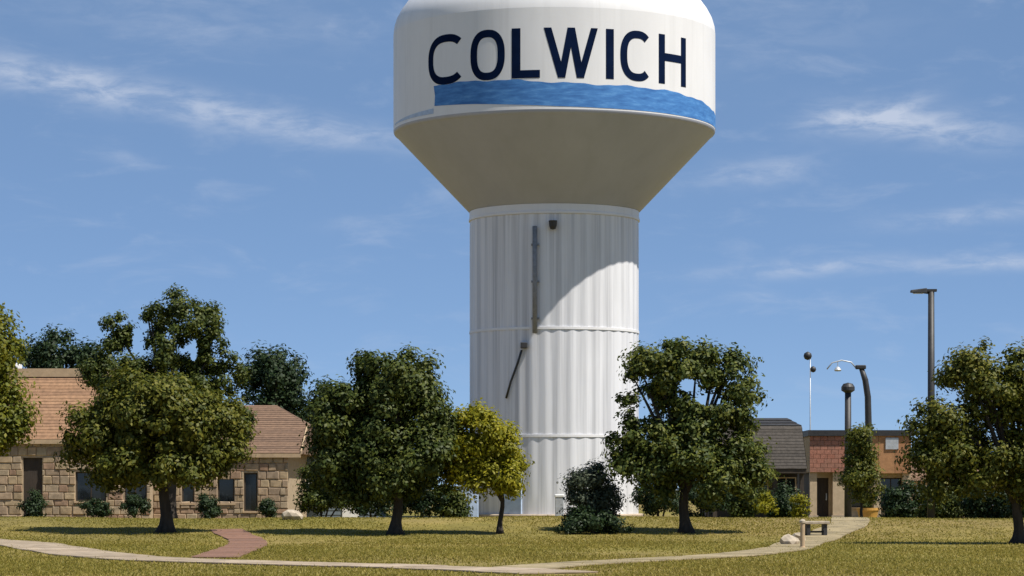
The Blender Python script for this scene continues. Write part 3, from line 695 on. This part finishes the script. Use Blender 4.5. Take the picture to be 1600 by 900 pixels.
def rose_building():
    d = 150; t = empty('brick_building', (PX(1345, d), d, 0)); ox = t.location.x
    tag(t, 'flat roofed rose and orange building with a recessed entrance at the right', 'building')
    X = lambda px: PX(px, d)-ox
    zt = PZ(672, d); zs = PZ(738, d); x0, x1, x2, x3 = X(1266), X(1322), X(1424), X(1640)
    # deep fascia carried over the entrance
    MB().box(x0, x2, .25, 9, zs, zt-.02).build('parapet_core', M['mortar'], t)
    nb = 5; nr = 8
    for r in range(nr):
        z0 = zs+.015+(zt-.35-zs)*r/nr; z1 = zs+(zt-.35-zs)*(r+1)/nr
        for k in range(nb):
            a = x0+(x1-x0)*(k+(.5 if r % 2 else 0))/nb; b = min(x1, a+(x1-x0)/nb-.02)
            if b > a: MB().box(a, b, .15, .249, z0, z1).build('brick_panel', M['redbrick'], t)
            if r % 2 and k == 0: MB().box(x0, a-.02, .15, .249, z0, z1).build('brick_panel', M['redbrick'], t)
    for k in range(4):
        a = x1+.02+(x2-x1)*k/4; MB().box(a, a+(x2-x1)/4-.02, .10, .249, zs-.05, zt-.33).build('stucco_panel', M['orange'], t)
    MB().box(x0-.12, x2+.12, -.02, 9.1, zt-.33, zt).build('cornice', M['dark'], t)
    MB().box(X(1384), X(1404), .04, .098, PZ(702, d), PZ(684, d)).build('vent_panel', M['pale'], t)
    # recessed front and columns
    hl = [(X(1278), X(1298), .05, 2.3), (X(1332), X(1366), .6, 2.3), (X(1378), X(1414), .6, 2.3)]
    wall_with_holes(t, 'wall', x0+.2, x2-.2, 1.0, 1.3, 0, zs-.002, hl, M['beige'])
    MB().box(x0+.2, x2-.2, 1.31, 9, 0, zs-.004).build('building_core', M['darkwood'], t)
    dr = MB().box(X(1278), X(1298), 1.12, 1.2, .05, 2.3).build('door', M['darkwood'], t); MB().box(X(1294), X(1295.5), 1.05, 1.12, 1.0, 1.4).build('handle', M['pale'], dr)
    for h in hl[1:]: window(t, *h, 1.1, M['darkwood'])
    for px, wd in ((1272, .2), (1312, .36), (1372, .2), (1418, .24)):
        x = X(px); c = MB().box(x-wd, x+wd, .30, .30+2*wd, .14, zs-.003).build('column', M['beige'], t)
        MB().box(x-wd-.07, x+wd+.07, .23, .37+2*wd, 0, .138).build('column_base', M['concrete'], c)
    # lower wing to the right
    zl = PZ(752, d)
    hw = [(X(1440+46*i), X(1440+46*i+30), .7, 1.9) for i in range(4)]
    wall_with_holes(t, 'wall', x2+.13, x3, 1.6, 1.9, 0, zl, hw, M['beige'])
    MB().box(x2+.13, x3, 1.91, 9, 0, zl-.02).build('building_core', M['darkwood'], t)
    for h in hw: window(t, *h, 1.7, M['white'])
    rf = MB().add([(x2+.12, 1.1, zl), (x3, 1.1, zl), (x3, 5, zl+1.3), (x2+.12, 5, zl+1.3), (x3, 9.2, zl), (x2+.12, 9.2, zl)], [(0, 1, 2, 3), (3, 2, 4, 5), (0, 3, 5), (1, 4, 2), (0, 5, 4, 1)]).build('roof', M['redbrick'], t)
    courses(rf, (x2+.12, 1.1, zl), (x3, 1.1, zl), (x2+.12, 5, zl+1.3), (x3, 5, zl+1.3), 8, M['shingle'])
rose_building()

def pot():
    d = 128; t = empty('planter', (PX(1356, d), d, 0)); tag(t, 'large ochre planter pot beside the rose building entrance', 'planter')
    MB().lathe([(.02, .0), (.36, 0), (.40, .06), (.52, .55), (.56, .6), (.56, .72), (.48, .72), (.46, .62), (.02, .60)], 28).build('pot', M['planter'], t, False)
    MB().lathe([(.46, .62), (.25, .66), (.02, .68)], 20).build('soil', M['soil'], t)
    P, Nn, C = crown_points([(0, 0, .85, .35, .35, .22)], 8, .16, 60); link('plant', leaf_mesh('pot_leaves', P, Nn, .12, M['leaf_green']), None, t)
pot()

def bench():
    d = GD(838, 1275); t = empty('bench', (PX(1275, d), d, float(G(PX(1275, d), d))), R_(8)); tag(t, 'small pale stone topped bench with dark legs beside the entrance path', 'bench')
    MB().box(-.42, .42, -.2, .2, .40, .50).build('seat', M['rock'], t, bevel=.02)
    for x in (-.28, .28): MB().box(x-.06, x+.06, -.15, .15, 0, .399).build('leg', M['dark'], t, bevel=.01)
    MB().box(-.219, .219, -.03, .03, .12, .18).build('stretcher', M['dark'], t)
bench()
def bollard():
    d = GD(857, 1254); t = empty('bollard', (PX(1254, d), d, float(G(PX(1254, d), d)))); tag(t, 'slim pale bollard post at the bend of the entrance path', 'bollard')
    MB().lathe([(.09, 0), (.09, .04), (.065, .05), (.065, .70), (.02, .70)], 18).build('post', M['fascia'], t)
    MB().lathe([(.065, .701), (.085, .71), (.085, .76), (.05, .80), (.01, .81)], 18).build('cap', M['rock'], t)
bollard()
def cabinet():
    d = 136; t = empty('utility_cabinet', (PX(731, d), d, 0)); tag(t, 'pale blue utility cabinet at the left foot of the tower', 'cabinet')
    MB().box(-.55, .55, 0, .6, .1, 1.75).build('body', M['paleblue'], t, bevel=.03)
    MB().box(-.62, .62, -.07, .67, 0, .099).build('plinth', M['concrete'], t)
    for s in (-1, 1):
        a, b = (.02, .5) if s > 0 else (-.5, -.02)
        dr = MB().box(a, b, -.03, -.002, .2, 1.62).build('door', M['paleblue'], t); MB().box(s*.08-.02, s*.08+.02, -.07, -.031, .85, 1.05).build('handle', M['dark'], dr)
    MB().box(-.6, .6, -.06, .66, 1.752, 1.82).build('lid', M['pale'], t)
cabinet()
def pedestal():
    d = 98; t = empty('utility_pedestal', (PX(874, d), d, float(G(PX(874, d), d)))); tag(t, 'small pale utility pedestal left of the grey green shrub', 'pedestal')
    MB().box(-.16, .16, -.1, .1, 0, .72).build('body', M['pale'], t, bevel=.02); MB().box(-.18, .18, -.12, .12, .721, .84).build('cap', M['white'], t, bevel=.03)
pedestal()

# ------------------------------------------------------------------ lamps
def lamp_tall():
    d = 108; t = empty('street_lamp', (PX(1455, d), d, float(G(PX(1455, d), d)))); tag(t, 'tall dark lamp post with a flat head rising behind the right hand tree', 'street lamp')
    h = PZ(456, d)-t.location.z
    MB().tube([(0, 0, 0), (0, 0, h)], [.17, .13], 14).build('pole', M['dark'], t, True); MB().box(-.3, .3, -.3, .3, 0, .12).build('base_plate', M['dark'], t)
    MB().tube([(0, 0, h-.06), (-.30, 0, h-.02)], .05, 8).build('arm', M['dark'], t)
    hd = MB().add([(-.85, -.17, h-.03), (-.2, -.2, h-.06), (-.2, .2, h-.06), (-.85, .17, h-.03), (-.85, -.14, h+.07), (-.2, -.17, h+.15), (-.2, .17, h+.15), (-.85, .14, h+.07)],
        [(3,2,1,0),(4,5,6,7),(0,1,5,4),(1,2,6,5),(2,3,7,6),(3,0,4,7)]).build('lamp_head', M['dark'], t, bevel=.02)
    MB().box(-.75, -.32, -.12, .12, h-.075, h-.05).build('lens', M['pale'], hd)
    MB().box(-.19, .22, -.12, .12, h+.005, h+.11).build('cap', M['dark'], t)
lamp_tall()
def lamp_short():
    d = 132; t = empty('street_lamp', (PX(1325, d), d, 0)); tag(t, 'shorter dark lamp post with a round head above the slender tree', 'street lamp')
    h = PZ(604, d); MB().tube([(0, 0, 0), (0, 0, h-.3)], [.19, .16], 12).build('pole', M['dark'], t, True)
    hd = MB().lathe([(.16, h-.32), (.34, h-.2), (.34, h-.02), (.24, h+.14), (.02, h+.2)], 18).build('lamp_head', M['dark'], t)
    MB().box(-.3, .3, -.3, .3, 0, .1).build('base_plate', M['dark'], t)
lamp_short()
def lamp_curved():
    d = 138; t = empty('street_lamp', (PX(1357, d), d, 0)); tag(t, 'dark lamp post bending left at its top with a thin pale curved arm', 'street lamp')
    a = [(1357, 800), (1357, 665), (1356, 620), (1352, 594), (1346, 576)]; s = d/F
    MB().tube([(0, 0, 0)]+[((x-1357)*s, 0, PZ(y, d)) for x, y in a[1:]], [.2, .18, .17, .16, .13], 12).build('pole', M['dark'], t, True)
    z = PZ(574, d); x = (1344-1357)*s
    MB().box(x-.25, x+.3, -.16, .16, z-.1, z+.12).build('lamp_head', M['dark'], t, bevel=.05)
    MB().tube([(x-.25, 0, z)]+[((q-1357)*s, 0, PZ(y, d)) for q, y in ((1330, 566), (1315, 563), (1300, 567), (1292, 577))], .035, 6).build('arm', M['pale'], t, True)
    x = (1309-1357)*s; z = PZ(578, d); ar = MB().lathe([(.02, -.08), (.15, -.07), (.2, 0), (.11, .12), (.03, .18)], 16).build('hanging_lamp', M['pale'], t, False, loc=(x, 0, z))
    MB().tube([(0, 0, .16), (0, 0, PZ(564, d)-z)], .02, 6).build('hanger', M['pale'], ar)
    MB().box(-.3, .3, -.3, .3, 0, .1).build('base_plate', M['dark'], t)
lamp_curved()
def lamp_thin():
    d = 165; t = empty('street_lamp', (PX(1266, d), d, 0)); tag(t, 'very thin pale pole with two small round dark lamps, left of the dark lamp posts', 'street lamp')
    z1, z2 = PZ(556, d), PZ(577, d)
    MB().tube([(0, 0, 0), (0, 0, z1)], [.05, .03], 8).build('pole', M['pale'], t, True)
    for z, x, r in ((z1, -.16, .27), (z2, .18, .2)):
        MB().lathe([(.02, -r), (r*.7, -r*.75), (r, -.02), (r*.8, r*.6), (.02, r)], 16).build('lamp_head', M['dark'], t, True, loc=(x, 0, z))
        MB().tube([(0, 0, z-.02), (x, 0, z-.02)], .03, 6).build('arm', M['pale'], t)
    MB().box(-.2, .2, -.2, .2, 0, .08).build('base_plate', M['pale'], t)
lamp_thin()

# ------------------------------------------------------------------ grass
def grass():
    n = 480000; u = rng.uniform(0, 1, n); y = 46*(128/46)**u; x = rng.uniform(-1, 1, n)*(.205*y+1.5)
    keep = np.ones(n, bool); P = np.array(PATHS)
    for px, py, r in P: keep &= ((x-px)**2+(y-py)**2) > (r*rng.uniform(.70, 1.06, n))**2
    keep &= ((x-TX)**2+(y-TD)**2) > 5.2**2
    # patchy: thinner where the lawn is worn
    k = np.sin(x*.9+np.sin(y*.21)*2)+np.sin(y*.33+x*.37); k = k+.8*np.sin(x*.31-y*.17+2)+.6*np.sin(y*1.3+x*.21)*np.sin(x*.53+1); keep &= rng.uniform(0, 1, n) < (.60+.20*k)
    x, y = x[keep], y[keep]; n = len(x); h = rng.uniform(.018, .055, n)*(1+.6*(rng.uniform(size=n) > .95)); a = rng.uniform(0, 6.283, n); w_ = rng.uniform(.008, .02, n)*(y/70+.3); z0 = G(x, y)
    V = np.empty((n, 3, 3)); dx, dy = np.cos(a)*w_, np.sin(a)*w_; lx, ly = rng.normal(size=n)*h*.5, rng.normal(size=n)*h*.5
    V[:, 0] = np.stack([x-dx, y-dy, z0], 1); V[:, 1] = np.stack([x+dx, y+dy, z0], 1); V[:, 2] = np.stack([x+lx, y+ly, z0+h], 1)
    me = bpy.data.meshes.new('grass'); me.vertices.add(n*3); me.vertices.foreach_set('co', V.ravel()); me.loops.add(n*3); me.loops.foreach_set('vertex_index', np.arange(n*3, dtype=np.int32))
    me.polygons.add(n); me.polygons.foreach_set('loop_start', np.arange(0, n*3, 3, dtype=np.int32)); me.update()
    tag(link('grass', me, M['grass']), 'dry yellowish grass blades covering the whole lawn', 'grass', kind='stuff')
grass()
